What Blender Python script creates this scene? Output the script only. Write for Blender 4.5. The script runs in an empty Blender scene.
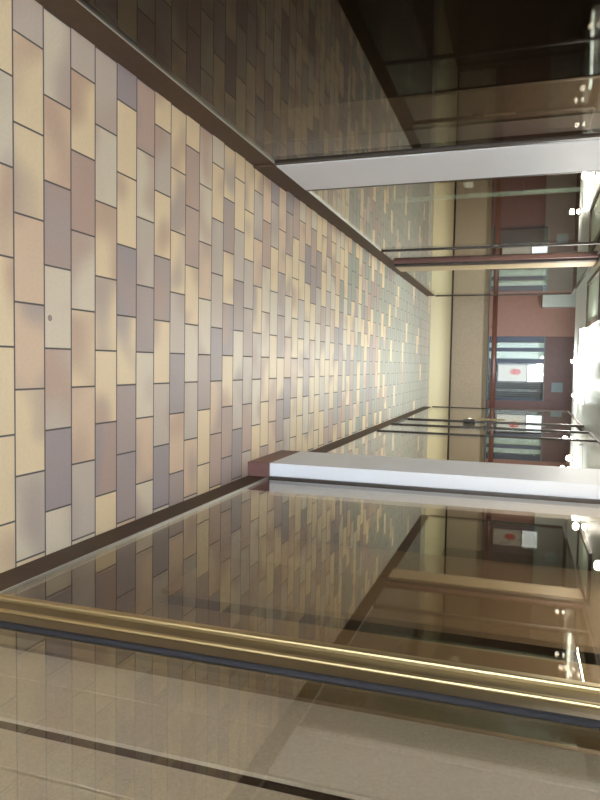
import bpy, bmesh, math, random
from mathutils import Matrix, Vector
random.seed(7)
C = bpy.context.scene.collection
scene = bpy.context.scene

# ---------------------------------------------------------------- camera
cam_data = bpy.data.cameras.new('camera')
cam = bpy.data.objects.new('camera', cam_data); C.objects.link(cam)
UP = Vector((-0.01624987, 0.31336334, 0.94949426))      # towards the right of the picture (phone held sideways)
RT = Vector((0.99844057, -0.045638, 0.03214954))        # towards the bottom of the picture
FW = Vector((0.05340751, 0.94853602, -0.31213306))
cam.matrix_world = Matrix(((UP.x, -RT.x, -FW.x, 0), (UP.y, -RT.y, -FW.y, 0), (UP.z, -RT.z, -FW.z, 1.5), (0, 0, 0, 1)))
cam_data.sensor_fit = 'HORIZONTAL'; cam_data.sensor_width = 36.0
cam_data.lens = 36.0 * 671.56 / 600.0
cam_data.clip_start = 0.02
scene.camera = cam

# ---------------------------------------------------------------- world, light, exposure
world = bpy.data.worlds.new('sky'); scene.world = world; world.use_nodes = True
bg = world.node_tree.nodes['Background']
bg.inputs[0].default_value = (0.74, 0.86, 1.0, 1); bg.inputs[1].default_value = 14.0
scene.view_settings.view_transform = 'Standard'; scene.view_settings.look = 'None'
scene.view_settings.gamma = 1.0; scene.view_settings.use_curve_mapping = False
scene.view_settings.exposure = 0.38
scene.cycles.max_bounces = 14; scene.cycles.transparent_max_bounces = 32
scene.cycles.glossy_bounces = 8; scene.cycles.diffuse_bounces = 5
scene.cycles.sample_clamp_indirect = 6.0

def area(name, loc, sx, sy, power, col, rot=(0, 0, 0)):
    d = bpy.data.lights.new(name, 'AREA'); d.shape = 'RECTANGLE'; d.size = sx; d.size_y = sy
    d.energy = power; d.color = col
    o = bpy.data.objects.new(name, d); C.objects.link(o); o.location = loc; o.rotation_euler = rot
    return o
SPOT_W = 14; TUBE_W = 12

# ---------------------------------------------------------------- materials
def new_mat(name):
    m = bpy.data.materials.new(name); m.use_nodes = True
    nt = m.node_tree; b = nt.nodes['Principled BSDF']
    return m, nt, b
def N(nt, typ, **k):
    n = nt.nodes.new(typ)
    for a, v in k.items(): setattr(n, a, v)
    return n
def mathn(nt, op, a, b=None, c=None):
    n = N(nt, 'ShaderNodeMath', operation=op)
    for i, v in enumerate((a, b, c)):
        if v is None: continue
        if isinstance(v, (int, float)): n.inputs[i].default_value = v
        else: nt.links.new(v, n.inputs[i])
    return n.outputs[0]
def mix(nt, f, a, b):
    n = N(nt, 'ShaderNodeMix', data_type='RGBA')
    for i, v in ((0, f), (6, a), (7, b)):
        if isinstance(v, (int, float)): n.inputs[i].default_value = v
        elif isinstance(v, tuple): n.inputs[i].default_value = v if len(v) == 4 else v + (1,)
        else: nt.links.new(v, n.inputs[i])
    return n.outputs[2]
def simple(name, col, rough=0.6, metal=0.0, var=0.15, scale=12, spec=0.5, stretch=None, bump=0.0, coat=0):
    m, nt, b = new_mat(name)
    tc = N(nt, 'ShaderNodeTexCoord'); mp = N(nt, 'ShaderNodeMapping')
    nt.links.new(tc.outputs['Object'], mp.inputs[0])
    if stretch: mp.inputs['Scale'].default_value = stretch
    nz = N(nt, 'ShaderNodeTexNoise'); nz.inputs['Scale'].default_value = scale; nz.inputs['Detail'].default_value = 6
    nt.links.new(mp.outputs[0], nz.inputs['Vector'])
    lo = tuple(c * (1 - var) for c in col); hi = tuple(min(1, c * (1 + var)) for c in col)
    nt.links.new(mix(nt, nz.outputs[0], lo, hi), b.inputs['Base Color'])
    b.inputs['Roughness'].default_value = rough; b.inputs['Metallic'].default_value = metal
    b.inputs['Specular IOR Level'].default_value = spec; b.inputs['Coat Weight'].default_value = coat
    if bump:
        bp = N(nt, 'ShaderNodeBump'); bp.inputs['Strength'].default_value = bump; bp.inputs['Distance'].default_value = 0.002
        nt.links.new(nz.outputs[0], bp.inputs['Height']); nt.links.new(bp.outputs[0], b.inputs['Normal'])
    return m
def emit(name, col, s):
    m, nt, b = new_mat(name)
    b.inputs['Base Color'].default_value = (0.9, 0.9, 0.9, 1)
    b.inputs['Emission Color'].default_value = col + (1,); b.inputs['Emission Strength'].default_value = s
    return m
def glass(name, tint, f0=0.05, rough=0.0):
    m = bpy.data.materials.new(name); m.use_nodes = True; nt = m.node_tree; nt.nodes.clear()
    out = N(nt, 'ShaderNodeOutputMaterial'); mx = N(nt, 'ShaderNodeMixShader')
    tr = N(nt, 'ShaderNodeBsdfTransparent'); tr.inputs[0].default_value = tint + (1,)
    gl = N(nt, 'ShaderNodeBsdfGlossy'); gl.inputs['Roughness'].default_value = rough
    gl.inputs['Color'].default_value = (0.97, 0.95, 0.9, 1)
    ge = N(nt, 'ShaderNodeNewGeometry'); dt = N(nt, 'ShaderNodeVectorMath', operation='DOT_PRODUCT')
    nt.links.new(ge.outputs['Incoming'], dt.inputs[0]); nt.links.new(ge.outputs['Normal'], dt.inputs[1])
    c = mathn(nt, 'ABSOLUTE', dt.outputs['Value'])
    p = mathn(nt, 'POWER', mathn(nt, 'SUBTRACT', 1.0, c), 5.0)
    f = mathn(nt, 'MULTIPLY_ADD', p, 1 - f0, f0)
    nt.links.new(f, mx.inputs[0]); nt.links.new(tr.outputs[0], mx.inputs[1]); nt.links.new(gl.outputs[0], mx.inputs[2])
    nt.links.new(mx.outputs[0], out.inputs[0])
    return m

def tile_material():
    m, nt, b = new_mat('clinker_tiles')
    TL, RW = 0.27375, 0.13875
    geo = N(nt, 'ShaderNodeNewGeometry'); sx = N(nt, 'ShaderNodeSeparateXYZ')
    nt.links.new(geo.outputs['Position'], sx.inputs[0])
    X, Y = sx.outputs[0], sx.outputs[1]
    vr = mathn(nt, 'DIVIDE', mathn(nt, 'SUBTRACT', Y, 1.71), RW)
    row = mathn(nt, 'FLOOR', vr); fv = mathn(nt, 'SUBTRACT', vr, row)
    par = mathn(nt, 'FLOORED_MODULO', row, 2.0)
    ph = mathn(nt, 'MULTIPLY_ADD', par, 0.1405, -0.453)
    ur = mathn(nt, 'DIVIDE', mathn(nt, 'SUBTRACT', X, ph), TL)
    col = mathn(nt, 'FLOOR', ur); fu = mathn(nt, 'SUBTRACT', ur, col)
    cid = N(nt, 'ShaderNodeCombineXYZ'); nt.links.new(col, cid.inputs[0]); nt.links.new(row, cid.inputs[1])
    wn = N(nt, 'ShaderNodeTexWhiteNoise', noise_dimensions='3D'); nt.links.new(cid.outputs[0], wn.inputs['Vector'])
    rp = N(nt, 'ShaderNodeValToRGB'); rp.color_ramp.interpolation = 'CONSTANT'
    cols = [(0.0, (0.84, 0.66, 0.43)), (0.36, (0.74, 0.63, 0.49)), (0.53, (0.74, 0.54, 0.38)), (0.64, (0.60, 0.50, 0.42)),
            (0.75, (0.44, 0.34, 0.31)), (0.84, (0.55, 0.39, 0.32)), (0.93, (0.38, 0.31, 0.31))]
    el = rp.color_ramp.elements
    while len(el) < len(cols): el.new(0.5)
    for e, (p, c) in zip(el, cols): e.position = p; e.color = c + (1,)
    nt.links.new(wn.outputs['Value'], rp.inputs[0])
    # kiln flashing: soft cloud, shifted for each tile
    off = N(nt, 'ShaderNodeVectorMath', operation='MULTIPLY_ADD')
    off.inputs[1].default_value = (40, 40, 40)
    nt.links.new(wn.outputs['Color'], off.inputs[0]); nt.links.new(geo.outputs['Position'], off.inputs[2])
    nz = N(nt, 'ShaderNodeTexNoise'); nz.inputs['Scale'].default_value = 4.5; nz.inputs['Detail'].default_value = 0
    nt.links.new(off.outputs[0], nz.inputs['Vector'])
    fr = N(nt, 'ShaderNodeMapRange', interpolation_type='SMOOTHSTEP')
    fr.inputs[1].default_value = 0.45; fr.inputs[2].default_value = 0.80
    nt.links.new(nz.outputs[0], fr.inputs[0])
    wc = N(nt, 'ShaderNodeSeparateColor'); nt.links.new(wn.outputs['Color'], wc.inputs[0])
    fl = mix(nt, wc.outputs[1], (0.54, 0.34, 0.25), (0.38, 0.31, 0.31))
    c1 = mix(nt, mathn(nt, 'MULTIPLY', fr.outputs[0], 0.8), rp.outputs[0], fl)
    # far haze and sheen put into the colour: more grey green tiles with distance
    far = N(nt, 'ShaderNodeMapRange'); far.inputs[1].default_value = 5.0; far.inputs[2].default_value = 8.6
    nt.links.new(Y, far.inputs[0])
    haze_tiles = mathn(nt, 'LESS_THAN', wc.outputs[2], mathn(nt, 'MULTIPLY', far.outputs[0], 0.9))
    c1 = mix(nt, mathn(nt, 'MULTIPLY', haze_tiles, 0.85), c1, mix(nt, wc.outputs[0], (0.29, 0.31, 0.28), (0.40, 0.41, 0.36)))
    n2 = N(nt, 'ShaderNodeTexNoise'); n2.inputs['Scale'].default_value = 90; n2.inputs['Detail'].default_value = 5
    nt.links.new(geo.outputs['Position'], n2.inputs['Vector'])
    br = mathn(nt, 'MULTIPLY_ADD', n2.outputs[0], 0.16, 0.92)
    sc_ = N(nt, 'ShaderNodeVectorMath', operation='SCALE'); nt.links.new(c1, sc_.inputs[0]); nt.links.new(br, sc_.inputs[3])
    # knot shaped stain on one tile
    dv = N(nt, 'ShaderNodeVectorMath', operation='DISTANCE'); nt.links.new(geo.outputs['Position'], dv.inputs[0])
    dv.inputs[1].default_value = (-0.14, 1.876, 0.0)
    st = mathn(nt, 'LESS_THAN', dv.outputs['Value'], 0.011)
    c2 = mix(nt, mathn(nt, 'MULTIPLY', st, 0.75), sc_.outputs[0], (0.2, 0.15, 0.13))
    # grout
    def edge(f, size, w):
        d = mathn(nt, 'MINIMUM', f, mathn(nt, 'SUBTRACT', 1.0, f))
        mr = N(nt, 'ShaderNodeMapRange', interpolation_type='SMOOTHSTEP')
        mr.inputs[1].default_value = w * 0.45 / size; mr.inputs[2].default_value = w / size
        nt.links.new(d, mr.inputs[0]); return mr.outputs[0]
    g = mathn(nt, 'MULTIPLY', edge(fu, TL, 0.0042), edge(fv, RW, 0.0042))
    c3 = mix(nt, g, (0.12, 0.105, 0.10), c2)
    nt.links.new(c3, b.inputs['Base Color'])
    ro = mathn(nt, 'MULTIPLY_ADD', g, -0.4, 0.85); nt.links.new(ro, b.inputs['Roughness'])
    bp = N(nt, 'ShaderNodeBump'); bp.inputs['Strength'].default_value = 0.35; bp.inputs['Distance'].default_value = 0.002
    nt.links.new(g, bp.inputs['Height']); nt.links.new(bp.outputs[0], b.inputs['Normal'])
    b.inputs['Specular IOR Level'].default_value = 0.5
    return m

M = dict(
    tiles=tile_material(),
    plinth=simple('brown_plinth', (0.085, 0.05, 0.03), 0.6, 0, 0.25, 30, 0.25),
    plinth_red=simple('reddish_plinth', (0.19, 0.085, 0.07), 0.5, 0, 0.2, 30),
    alu=simple('aluminium_bead', (0.62, 0.62, 0.6), 0.3, 0.85, 0.1, 40),
    white=simple('white_paint', (0.90, 0.91, 0.94), 0.55, 0, 0.03, 6, bump=0.1),
    white_dull=simple('off_white_paint', (0.82, 0.84, 0.90), 0.55, 0, 0.03, 6),
    brass=simple('brass', (0.44, 0.33, 0.16), 0.36, 0.85, 0.1, 20, stretch=(1, 1, 0.05)),
    bronze=simple('bronze_frame', (0.17, 0.12, 0.055), 0.4, 0.5, 0.15, 20),
    gasket=simple('blue_black_rubber', (0.035, 0.033, 0.036), 0.85, 0, 0.1, 30, 0.15),
    dark=simple('dark_frame', (0.05, 0.035, 0.025), 0.45, 0.3, 0.2, 30),
    tanwood=simple('tan_wood', (0.50, 0.38, 0.23), 0.45, 0, 0.12, 20, stretch=(6, 6, 0.4)),
    board=simple('tan_hessian_board', (0.82, 0.73, 0.62), 0.9, 0, 0.25, 160),
    board_in=simple('brown_display_board', (0.36, 0.285, 0.20), 0.85, 0, 0.15, 60),
    olive=simple('olive_board', (0.56, 0.52, 0.42), 0.85, 0, 0.15, 30),
    shop_dark=simple('dark_brown_interior', (0.05, 0.03, 0.022), 0.8, 0, 0.3, 6),
    ceil=simple('ceiling_paint', (0.60, 0.66, 0.66), 0.35, 0, 0.05, 4),
    stone=simple('beige_stone', (0.42, 0.345, 0.265), 0.5, 0, 0.25, 45),
    yellow=simple('yellow_cream_tile', (0.60, 0.54, 0.36), 0.45, 0, 0.12, 14),
    maroon=simple('maroon_cladding', (0.15, 0.085, 0.09), 0.5, 0, 0.2, 9),
    rosewall=simple('rose_brown_wall', (0.36, 0.20, 0.17), 0.5, 0, 0.12, 9),
    rail=simple('red_brown_rail', (0.15, 0.06, 0.05), 0.3, 0, 0.15, 20, coat=0.6),
    navy=simple('navy_frame', (0.03, 0.045, 0.075), 0.35, 0.2, 0.2, 20),
    grey=simple('grey_slats', (0.16, 0.18, 0.20), 0.5, 0, 0.15, 20),
    paper=simple('poster_paper', (0.85, 0.82, 0.76), 0.7, 0, 0.03, 10),
    red=simple('red_ink', (0.75, 0.06, 0.04), 0.6, 0, 0.05, 10),
    blueish=simple('blue_grey_panel', (0.20, 0.27, 0.32), 0.5, 0, 0.1, 10),
    chrome=simple('chrome', (0.8, 0.8, 0.82), 0.12, 1.0, 0.02, 10),
    greenalu=simple('pale_green_metal', (0.45, 0.55, 0.48), 0.4, 0.3, 0.1, 20),
    glass=glass('shop_glass', (0.78, 0.73, 0.65), 0.065),
    glass_left=glass('smoked_glass', (0.58, 0.52, 0.46), 0.022),
    glass_near=glass('pale_glass', (0.90, 0.88, 0.84), 0.085),
    glass_end=glass('thin_clear_glass', (0.95, 0.96, 0.96), 0.012),
    glass_far=glass('clear_glass', (0.90, 0.95, 0.92), 0.06),
    lamp=emit('lamp_glow', (0.92, 1.0, 0.98), 60.0),
    tube=emit('tube_glow', (0.85, 1.0, 0.96), 16.0),
    backlit=emit('backlit_glow', (0.8, 0.9, 1.0), 1.6),
    outside=simple('pavement', (0.4, 0.4, 0.4), 0.8, 0, 0.1, 5),
)

# ---------------------------------------------------------------- helpers
def bm_box(bm, x0, x1, y0, y1, z0, z1):
    vs = [bm.verts.new(p) for p in ((x0,y0,z0),(x1,y0,z0),(x1,y1,z0),(x0,y1,z0),(x0,y0,z1),(x1,y0,z1),(x1,y1,z1),(x0,y1,z1))]
    for f in ((3,2,1,0),(4,5,6,7),(0,1,5,4),(1,2,6,5),(2,3,7,6),(3,0,4,7)): bm.faces.new([vs[i] for i in f])
def bm_cyl(bm, p0, p1, r0, r1=None, n=20):
    r1 = r0 if r1 is None else r1
    p0, p1 = Vector(p0), Vector(p1); d = (p1 - p0).normalized()
    a = d.orthogonal().normalized(); b = d.cross(a)
    A = [bm.verts.new(p0 + r0 * (math.cos(t) * a + math.sin(t) * b)) for t in [2*math.pi*i/n for i in range(n)]]
    B = [bm.verts.new(p1 + r1 * (math.cos(t) * a + math.sin(t) * b)) for t in [2*math.pi*i/n for i in range(n)]]
    for i in range(n): bm.faces.new((A[i], A[(i+1)%n], B[(i+1)%n], B[i])).smooth = True
    bm.faces.new(A[::-1]); bm.faces.new(B)
def link(name, bm, mat, parent=None, loc=(0,0,0), bevel=0.0):
    me = bpy.data.meshes.new(name)
    if loc != (0,0,0): bmesh.ops.translate(bm, verts=bm.verts, vec=-Vector(loc))
    bm.normal_update(); bm.to_mesh(me); bm.free(); me.materials.append(mat)
    o = bpy.data.objects.new(name, me); C.objects.link(o)
    if parent: o.parent = parent; o.location = Vector(loc)
    else: o.location = loc
    if bevel:
        b = o.modifiers.new('bevel', 'BEVEL'); b.width = bevel; b.segments = 2; b.limit_method = 'ANGLE'
    return o
def box(name, x0, x1, y0, y1, z0, z1, mat, parent=None, bevel=0.0):
    """box in the coordinates of the world; a child is placed relative to its parent's base"""
    bm = bmesh.new(); bm_box(bm, x0, x1, y0, y1, z0, z1)
    off = parent['base'] if parent is not None and 'base' in parent.keys() else (0, 0, 0)
    if parent is not None: bmesh.ops.translate(bm, verts=bm.verts, vec=-Vector(off))
    return link(name, bm, mat, parent, bevel=bevel)
def cyl(name, p0, p1, r, mat, parent=None, r1=None, n=20):
    bm = bmesh.new(); bm_cyl(bm, p0, p1, r, r1, n)
    off = parent['base'] if parent is not None and 'base' in parent.keys() else (0, 0, 0)
    if parent is not None: bmesh.ops.translate(bm, verts=bm.verts, vec=-Vector(off))
    return link(name, bm, mat, parent)
def empty(name, loc):
    o = bpy.data.objects.new(name, None); C.objects.link(o); o.location = loc; o['base'] = loc; return o
def tag(o, label, cat, group=None):
    o['label'] = label; o['category'] = cat
    if group: o['group'] = group
    return o
def struct(o, label=None, cat=None):
    o['kind'] = 'structure'
    if label: o['label'] = label
    if cat: o['category'] = cat
    return o

AL, AR = -1.133, 0.655          # glass planes of the left and right shopfronts
PZ = 0.134                      # top of the plinths
CZ = 2.2                        # ceiling of the passage
YE = 11.0                       # end of the shopfronts
YW = 15.0                       # wall at the end

# ---------------------------------------------------------------- setting
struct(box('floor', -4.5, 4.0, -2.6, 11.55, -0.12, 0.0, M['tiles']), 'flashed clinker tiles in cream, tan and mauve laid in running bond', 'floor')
struct(box('trim_1', -4.5, 4.0, 11.553, YW-0.01, -0.12, 0.004, M['yellow']), 'yellow cream floor band in front of the end wall', 'floor')
struct(box('ceiling', -4.5, 4.0, -2.3, 10.3, CZ, CZ+0.15, M['ceil']), 'pale painted passage ceiling', 'ceiling')
struct(box('trim_2', -4.5, 4.0, 10.303, YW, 2.72, 2.85, M['ceil']), 'higher ceiling in front of the end wall', 'ceiling')
struct(box('trim_3', -4.5, 4.0, 10.303, 10.38, CZ, 2.715, M['ceil']), 'step where the passage ceiling rises', 'ceiling')
# end wall pieces around its window
WX0, WX1, WZ0, WZ1 = -0.66, 0.70, 0.79, 1.96
struct(box('wall_end', -4.5, 4.0, YW+0.35, YW+0.5, 0.0, 2.85, M['shop_dark']), 'dark wall behind the end window', 'wall')
struct(box('wall_end_left', -4.5, WX0, YW, YW+0.34, 0.79, 2.715, M['rosewall']), 'rose brown wall left of the end window', 'wall')
struct(box('wall_end_right', WX1, 4.0, YW, YW+0.34, 0.79, 2.715, M['maroon']), 'maroon wall right of the end window', 'wall')
struct(box('wall_end_top', WX0+0.002, WX1-0.002, YW, YW+0.34, WZ1, 2.715, M['maroon']), 'maroon wall above the end window', 'wall')
struct(box('wall_end_bottom', -4.5, 4.0, YW-0.03, YW+0.34, 0.0, 0.785, M['stone']), 'speckled beige stone stall riser along the end wall', 'wall')
struct(box('baseboard_end', -4.5, 4.0, YW-0.05, YW-0.033, 0.005, 0.04, M['dark']), 'dark skirting at the foot of the beige stall riser', 'baseboard')
# shells of the shops
for side, x0, x1 in (('left', -4.6, -4.5), ('right', 4.0, 4.1)):
    struct(box('wall_'+side, x0, x1, -2.6, YW+0.5, 0.0, 2.85, M['shop_dark']), 'dark wall at the back of the %s shops' % side, 'wall')
struct(box('wall_left_front', -4.5, AL, -2.6, -2.45, 0.0, CZ, M['shop_dark']), 'wall closing the left shop', 'wall')
struct(box('wall_right_front', AR, 4.0, -2.6, -2.45, 0.0, CZ, M['shop_dark']), 'wall closing the right shop', 'wall')
struct(box('ground', -9, 9, -14, -2.61, -0.2, -0.02, M['outside']), 'grey pavement outside the passage', 'ground')
# floors of the shops lie over the tiles
struct(box('trim_4', -4.495, AL-0.07, -2.44, YE-0.05, 0.0, 0.012, M['shop_dark']), 'dark floor of the left shops', 'floor')
struct(box('trim_5', AR+0.07, 3.995, -2.44, YE-0.05, 0.0, 0.012, M['shop_dark']), 'dark floor of the right shops', 'floor')
struct(box('trim_6', -4.495, AL-0.07, -2.44, YE-0.05, CZ-0.012, CZ, M['shop_dark']), 'dark ceiling of the left shops', 'ceiling')
struct(box('trim_7', AR+0.07, 3.995, -2.44, YE-0.05, CZ-0.012, CZ, M['shop_dark']), 'dark ceiling of the right shops', 'ceiling')

# plinths
def plinth(name, x0, x1, y0, y1, mat, label, parent=None):
    return struct(box(name, x0, x1, y0, y1, 0.0, PZ, mat, bevel=0.004), label, 'baseboard')
plinth('baseboard_left', AL-0.06, AL, -2.4, YE+0.05, M['plinth'], 'brown plinth under the left shopfront')
plinth('baseboard_right', AR, AR+0.06, -2.4, YE, M['plinth'], 'brown plinth under the right shopfront')

# ---------------------------------------------------------------- shopfront windows
wn = [0]
def window(y0, y1, side, frames, label, gm='glass', bead=True, zt=CZ-0.03):
    """one pane of the shopfront with its bead at the foot, its head rail and the named uprights"""
    wn[0] += 1
    s = -1 if side == 'left' else 1
    xg = AL if side == 'left' else AR
    xa, xb = sorted((xg, xg + s*0.008))
    p = box('window_%d' % wn[0], xa, xb, y0, y1, PZ+0.006, zt, M[gm])
    struct(p, label, 'window')
    xa, xb = sorted((xg - s*0.006, xg + s*0.02))
    if bead: box('sill_bead', xa, xb, y0, y1, PZ, PZ+0.007, M['alu'], p)
    box('head_rail', xa, xb, y0, y1, zt, CZ-0.001, M['dark'], p)
    for (fy0, fy1, mat) in frames:
        xa, xb = sorted((xg - s*0.010, xg + s*0.03))
        box('mullion', xa, xb, fy0, fy1, PZ+0.008, zt, M[mat], p)
    return p
window(-2.4, 3.63, 'left', [(3.60, 3.63, 'dark')], 'long dark shop window nearest on the left', 'glass_left')
window(4.20, 6.62, 'left', [(4.20, 4.22, 'dark')], 'shop window between the left white pier and a thin mullion')
window(6.64, 7.36, 'left', [(6.625, 6.66, 'dark')], 'narrow pane before the tan door post', bead=False)
window(7.82, YE+0.05, 'left', [(YE+0.02, YE+0.05, 'dark')], 'farthest shop window on the left', 'glass_far', bead=False)
window(-2.4, 1.305, 'right', [], 'nearest shop window on the right with tan boards behind', 'glass_near')
window(1.475, 3.59, 'right', [(3.57, 3.59, 'dark')], 'smoky shop window between brass post and right white pier')
window(4.18, 6.63, 'right', [(6.60, 6.63, 'dark')], 'shop window just beyond the right white pier', bead=False)
window(6.64, 7.43, 'right', [], 'side pane before the glass door', 'glass_far', bead=False)
window(8.31, YE, 'right', [(YE-0.03, YE, 'dark')], 'farthest pane of the right shopfront', 'glass_far', bead=False)
# glass door in the right shopfront
d = box('door_1', AR+0.002, AR+0.012, 7.47, 8.26, PZ+0.01, CZ-0.1, M['glass_far']); struct(d, 'frameless glass door in the right shopfront', 'door')
box('door_frame', AR-0.012, AR+0.03, 7.435, 7.465, PZ, CZ-0.03, M['dark'], d)
box('door_frame', AR-0.012, AR+0.03, 8.265, 8.295, PZ, CZ-0.03, M['dark'], d)
box('bottom_rail', AR-0.006, AR+0.02, 7.47, 8.26, PZ, PZ+0.05, M['dark'], d)
box('lock_case', AR-0.035, AR-0.001, 8.08, 8.18, 0.86, 1.0, M['dark'], d, 0.006)['label'] = 'dark lock case'
h = box('handle_bar', AR-0.055, AR-0.035, 8.10, 8.14, 0.98, 1.34, M['brass'], d, 0.008); h['label'] = 'brass pull handle'
cyl('lock_cylinder', (AR-0.05, 8.13, 0.93), (AR-0.036, 8.13, 0.93), 0.022, M['chrome'], d)['label'] = 'chrome lock cylinder'

# ---------------------------------------------------------------- piers and posts
p = empty('white_pier', (0.60, 3.87, 0)); tag(p, 'bright white pier of the right shopfront standing proud of the glass on a reddish foot', 'pier')
box('pier_shaft', 0.572, 0.66+0.1, 3.605, 4.17, PZ+0.001, CZ-0.001, M['white'], p, 0.003)
box('pier_foot', 0.572, 0.654, 3.600, 4.175, 0.0, PZ, M['plinth_red'], p, 0.003)['label'] = 'red brown pier foot'
p = empty('white_pier', (-1.2, 3.94, 0)); tag(p, 'greyish white pier of the left shopfront almost flush with the glass', 'pier')
box('pier_shaft', AL-0.12, AL+0.012, 3.645, 4.19, PZ+0.001, CZ-0.001, M['white_dull'], p, 0.003)
box('pier_foot', AL+0.0005, AL+0.012, 3.63, 4.19, 0.0, PZ, M['plinth'], p, 0.002)

p = empty('window_post', (AR+0.02, 1.39, PZ)); tag(p, 'brass coloured upright post between the two nearest panes on the right', 'post')
box('brass_strip', AR-0.012, AR+0.02, 1.447, 1.473, PZ, CZ-0.001, M['brass'], p, 0.005)
box('brass_strip', AR-0.006, AR+0.02, 1.384, 1.398, PZ, CZ-0.001, M['brass'], p, 0.004)
box('post_body', AR, AR+0.048, 1.318, 1.46, PZ, CZ-0.001, M['bronze'], p)
cyl('gasket', (AR-0.001, 1.317, PZ), (AR-0.001, 1.317, CZ-0.001), 0.0085, M['gasket'], p, n=12)['label'] = 'blue black rubber gasket'

p = empty('door_post', (AL, 7.7, 0)); tag(p, 'tan wooden door post with a dark brown near edge on the left', 'post')
box('post_core', AL-0.05, AL+0.045, 7.38, 7.46, PZ, CZ-0.002, M['dark'], p, 0.003)['label'] = 'dark brown near edge'
box('post_face', AL-0.05, AL+0.048, 7.463, 7.80, PZ, CZ-0.002, M['tanwood'], p, 0.004)
box('door_stop', AL-0.01, AL+0.020, 7.30, 7.375, PZ, CZ-0.002, M['plinth_red'], p, 0.003)

# ---------------------------------------------------------------- boards behind the glass
for i, (y0, y1, lb) in enumerate(((-0.9, 0.904, 'tan hessian board behind the nearest right pane, at the picture edge'),
                   (0.912, 1.006, 'narrow tan board behind the nearest right pane, before the dark gap'),
                   (1.040, 1.180, 'tan hessian board between the dark gap and a thin joint'),
                   (1.187, 1.30, 'tan hessian board directly beside the brass post'))):
    tag(box('display_board', 0.702, 0.710, y0, y1, 0.012, CZ-0.012, M['board'], bevel=0.0), lb, 'board', 'tan boards behind the nearest right pane')
tag(box('backing_board', 0.7105, 0.722, -0.9, 1.30, 0.012, CZ-0.012, M['shop_dark']), 'dark backing seen in the gap between the tan boards of the nearest right pane', 'board')
for y0, y1, lb in ((1.50, 2.44, 'brown display board behind the smoky pane, nearest the brass post'),
                   (2.60, 3.118, 'brown display board in the middle of the smoky window'),
                   (3.13, 3.59, 'brown display board behind the smoky pane nearest the white pier')):
    tag(box('display_board', 1.005, 1.03, y0, y1, 0.012, CZ-0.012, M['board_in'], bevel=0.002), lb, 'board', 'brown boards in the smoky window')
tag(box('side_board', -1.44, -1.27, 3.66, 3.70, 0.012, CZ-0.012, M['olive']), 'olive board standing behind the dark left window beside the white pier', 'board')

# cabinet and boards seen through the second left window
p = empty('display_cabinet', (-2.0, 6.8, 0.012)); tag(p, 'pale green framed display cabinet inside the second left window', 'cabinet')
for y in (6.0, 7.80):
    for x in (-1.9, -2.3): box('upright', x-0.02, x+0.02, y-0.02, y+0.02, 0.012, 2.05, M['greenalu'], p)
for z in (0.25, 0.85, 1.45, 2.03): box('shelf', -2.3, -1.9, 6.02, 7.78, z, z+0.012, M['glass_far'], p)
box('back_panel', -2.32, -2.305, 6.02, 7.78, 0.02, 2.05, M['blueish'], p)
tag(box('partition_panel', -1.93, -1.91, 5.45, 5.97, 0.45, 2.10, M['blueish']), 'blue grey panel just before the green framed cabinet in the second left window', 'panel')
tag(box('price_card', -1.99, -1.93, 7.55, 7.56, 0.862, 0.94, M['paper']), 'small white card on a shelf of the green framed cabinet', 'card')

# ---------------------------------------------------------------- the end of the passage
r = empty('handrail', (0, YW-0.25, 0.93)); tag(r, 'glossy red brown handrail in front of the end wall', 'handrail')
cyl('rail', (-2.6, YW-0.25, 0.93), (2.6, YW-0.25, 0.93), 0.05, M['rail'], r)
for x in (-2.0, -0.85, 0.85, 2.0):
    cyl('bracket', (x, YW-0.25, 0.91), (x, YW-0.002, 0.86), 0.014, M['rail'], r, n=10)
wn[0] += 1
w = box('window_%d' % wn[0], WX0+0.03, WX1-0.03, YW+0.03, YW+0.036, WZ0+0.03, WZ1-0.03, M['glass_end']); struct(w, 'window with dark uprights in the end wall', 'window')
for z0, z1 in ((WZ0, WZ0+0.03), (WZ1-0.03, WZ1)): box('window_frame', WX0, WX1, YW+0.01, YW+0.06, z0, z1, M['grey'], w)
for x0, x1 in ((WX0, WX0+0.12), (-0.42, -0.34), (-0.19, -0.10), (0.66, WX1)):
    box('window_frame', x0, x1, YW+0.01, YW+0.06, WZ0+0.03, WZ1-0.03, M['navy'], w)
tag(box('pale_blind', -0.53, -0.12, YW+0.12, YW+0.13, WZ0+0.01, WZ1-0.01, M['greenalu']), 'pale grey green blind behind the dark uprights of the end window', 'blind')
box_b = tag(box('light_box', -0.06, 0.29, YW+0.15, YW+0.2, 1.62, 1.93, M['backlit']), 'glowing blue white light box at the top of the end window', 'light box')
p = empty('poster', (0.11, YW+0.15, 0.9)); tag(p, 'white poster with a red oval mark in the end window', 'poster')
box('sheet', -0.06, 0.29, YW+0.15, YW+0.155, 1.02, 1.60, M['paper'], p)
bm = bmesh.new(); bm_cyl(bm, (-0.02, -0.009, 0.47), (-0.02, -0.001, 0.47), 0.065, n=28)
for q in bm.verts: q.co.z = 0.47 + (q.co.z - 0.47) * 1.7
link('red_mark', bm, M['red'], p)
p = empty('roller_shutter', (0.48, YW+0.15, WZ0)); tag(p, 'grey ribbed shutter beside the poster in the end window', 'shutter')
bm = bmesh.new()
for i in range(8): bm_box(bm, 0.31+i*0.045, 0.31+i*0.045+0.036, YW+0.14, YW+0.16, WZ0+0.005, WZ1-0.005)
bmesh.ops.translate(bm, verts=bm.verts, vec=-Vector(p['base'])); link('ribs', bm, M['grey'], p)
tag(box('wall_recess_panel', -4.4, -1.25, YW-0.28, YW-0.002, 1.86, 2.71, M['ceil']), 'pale soffit box high on the end wall left of the window', 'soffit')
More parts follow.
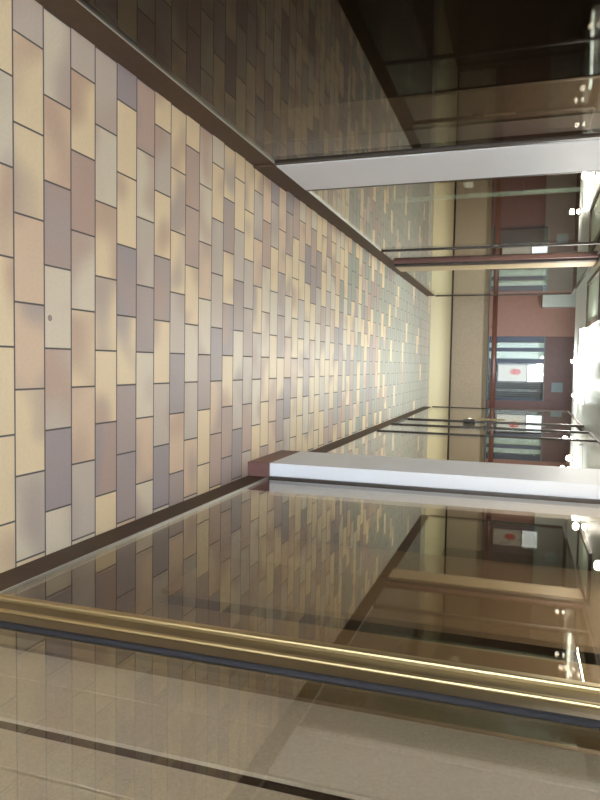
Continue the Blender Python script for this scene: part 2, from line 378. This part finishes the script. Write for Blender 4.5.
tag(box('blue_notice', 0.30, 0.50, YW-0.025, YW-0.003, 2.1, 2.32, M['blueish']), 'blue grey notice panel on the maroon wall just above the end window', 'notice')

# ---------------------------------------------------------------- ceiling fittings
def spot(loc, label):
    x, y = loc; z = CZ
    t = empty('ceiling_spotlight', (x, y, z)); tag(t, label, 'lamp', 'ceiling spotlights along the passage')
    cyl('trim_ring', (x, y, z-0.012), (x, y, z-0.0005), 0.05, M['alu'], t, n=28)
    cyl('bulb', (x, y, z-0.045), (x, y, z-0.0125), 0.018, M['lamp'], t, r1=0.028, n=24)
    dl = bpy.data.lights.new('bulb_light', 'POINT'); dl.energy = SPOT_W; dl.color = (1.0, 0.95, 0.86); dl.shadow_soft_size = 0.03
    lo = bpy.data.objects.new('bulb_light', dl); C.objects.link(lo); lo.parent = t; lo.location = (0, 0, -0.11)
    return t
for (x, y), lb in {(-0.15, -0.2): 'ceiling spotlight behind the viewer', (-0.15, 2.6): 'ceiling spotlight over the first shop windows',
             (-0.15, 5.4): 'ceiling spotlight just beyond the white piers', (-0.15, 8.12): 'bright ceiling spotlight in front of the fluorescent tube',
             (-0.34, 7.55): 'ceiling spotlight beside the dark framed hatch, nearer than the fluorescent tube',
             (0.2, 8.95): 'ceiling spotlight just beyond the fluorescent tube', (0.36, 9.75): 'ceiling spotlight near the right glass wall towards the end',
             (-0.1, 10.15): 'farthest ceiling spotlight at the end of the low ceiling'}.items(): spot((x, y), lb)
t = empty('fill_lamp', (-1.36, 3.3, CZ-0.012)); tag(t, 'added slim fill lamp under the ceiling of the dark left shop window', 'lamp')  # added out of view to brighten the olive board; batten is its housing
box('batten', -1.42, -1.30, 3.2, 3.4, CZ-0.05, CZ-0.0125, M['white'], t)
area('fill_light', (-1.36, 3.3, CZ-0.06), 0.1, 0.2, 2.6, (1.0, 0.93, 0.8))
t = empty('fill_lamp', (-1.6, 6.9, CZ-0.012)); tag(t, 'added slim fill lamp in front of the green framed display cabinet', 'lamp')  # added fill so the cabinet shows in the dark shop, batten included
box('batten', -1.63, -1.57, 6.4, 7.4, CZ-0.05, CZ-0.0125, M['white'], t)
area('fill_light', (-1.6, 6.9, CZ-0.06), 0.05, 1.0, 26, (0.85, 1.0, 0.97))
t = empty('fill_lamp', (0.84, 2.5, CZ-0.012)); tag(t, 'added slim fill lamp under the ceiling of the smoky right shop window', 'lamp')  # unseen fill with a batten, added to light the brown boards
box('batten', 0.81, 0.87, 1.7, 3.3, CZ-0.05, CZ-0.0125, M['white'], t)
area('fill_light', (0.84, 2.5, CZ-0.06), 0.05, 1.6, 8, (1.0, 0.93, 0.82))
t = empty('fluorescent_lamp', (0, 8.45, CZ)); tag(t, 'bright fluorescent batten lying across the passage ceiling', 'lamp')
box('batten', -0.48, 0.42, 8.40, 8.50, CZ-0.04, CZ-0.001, M['white'], t, 0.004)
cyl('tube', (-0.46, 8.45, CZ-0.058), (0.40, 8.45, CZ-0.058), 0.016, M['tube'], t)
area('batten_light', (-0.03, 8.45, CZ-0.08), 0.86, 0.04, TUBE_W, (0.86, 1.0, 0.95))
t = empty('fluorescent_lamp', (0, 12.6, 2.72)); tag(t, 'fluorescent batten on the high ceiling in front of the end wall', 'lamp')
box('batten', -0.6, 0.6, 12.55, 12.65, 2.68, 2.719, M['white'], t, 0.004)
cyl('tube', (-0.58, 12.6, 2.66), (0.58, 12.6, 2.66), 0.016, M['tube'], t)
area('batten_light', (0, 12.6, 2.62), 1.1, 0.06, 62, (1.0, 0.99, 0.93))
t = empty('ceiling_hatch', (-0.72, 7.7, CZ)); tag(t, 'dark framed rectangular hatch in the passage ceiling before the fluorescent batten', 'hatch')
for a in ((-0.98, -0.93, 6.95, 8.3), (-0.51, -0.46, 6.95, 8.3)): box('frame_bar', *a, CZ-0.03, CZ-0.001, M['dark'], t)
for a in ((-0.93, -0.51, 6.95, 7.0), (-0.93, -0.51, 8.25, 8.3)): box('frame_bar', *a, CZ-0.03, CZ-0.001, M['dark'], t)
box('hatch_panel', -0.93, -0.51, 7.0, 8.25, CZ-0.012, CZ-0.001, M['greenalu'], t)
for o in bpy.data.objects:
    if 'base' in o.keys(): del o['base']
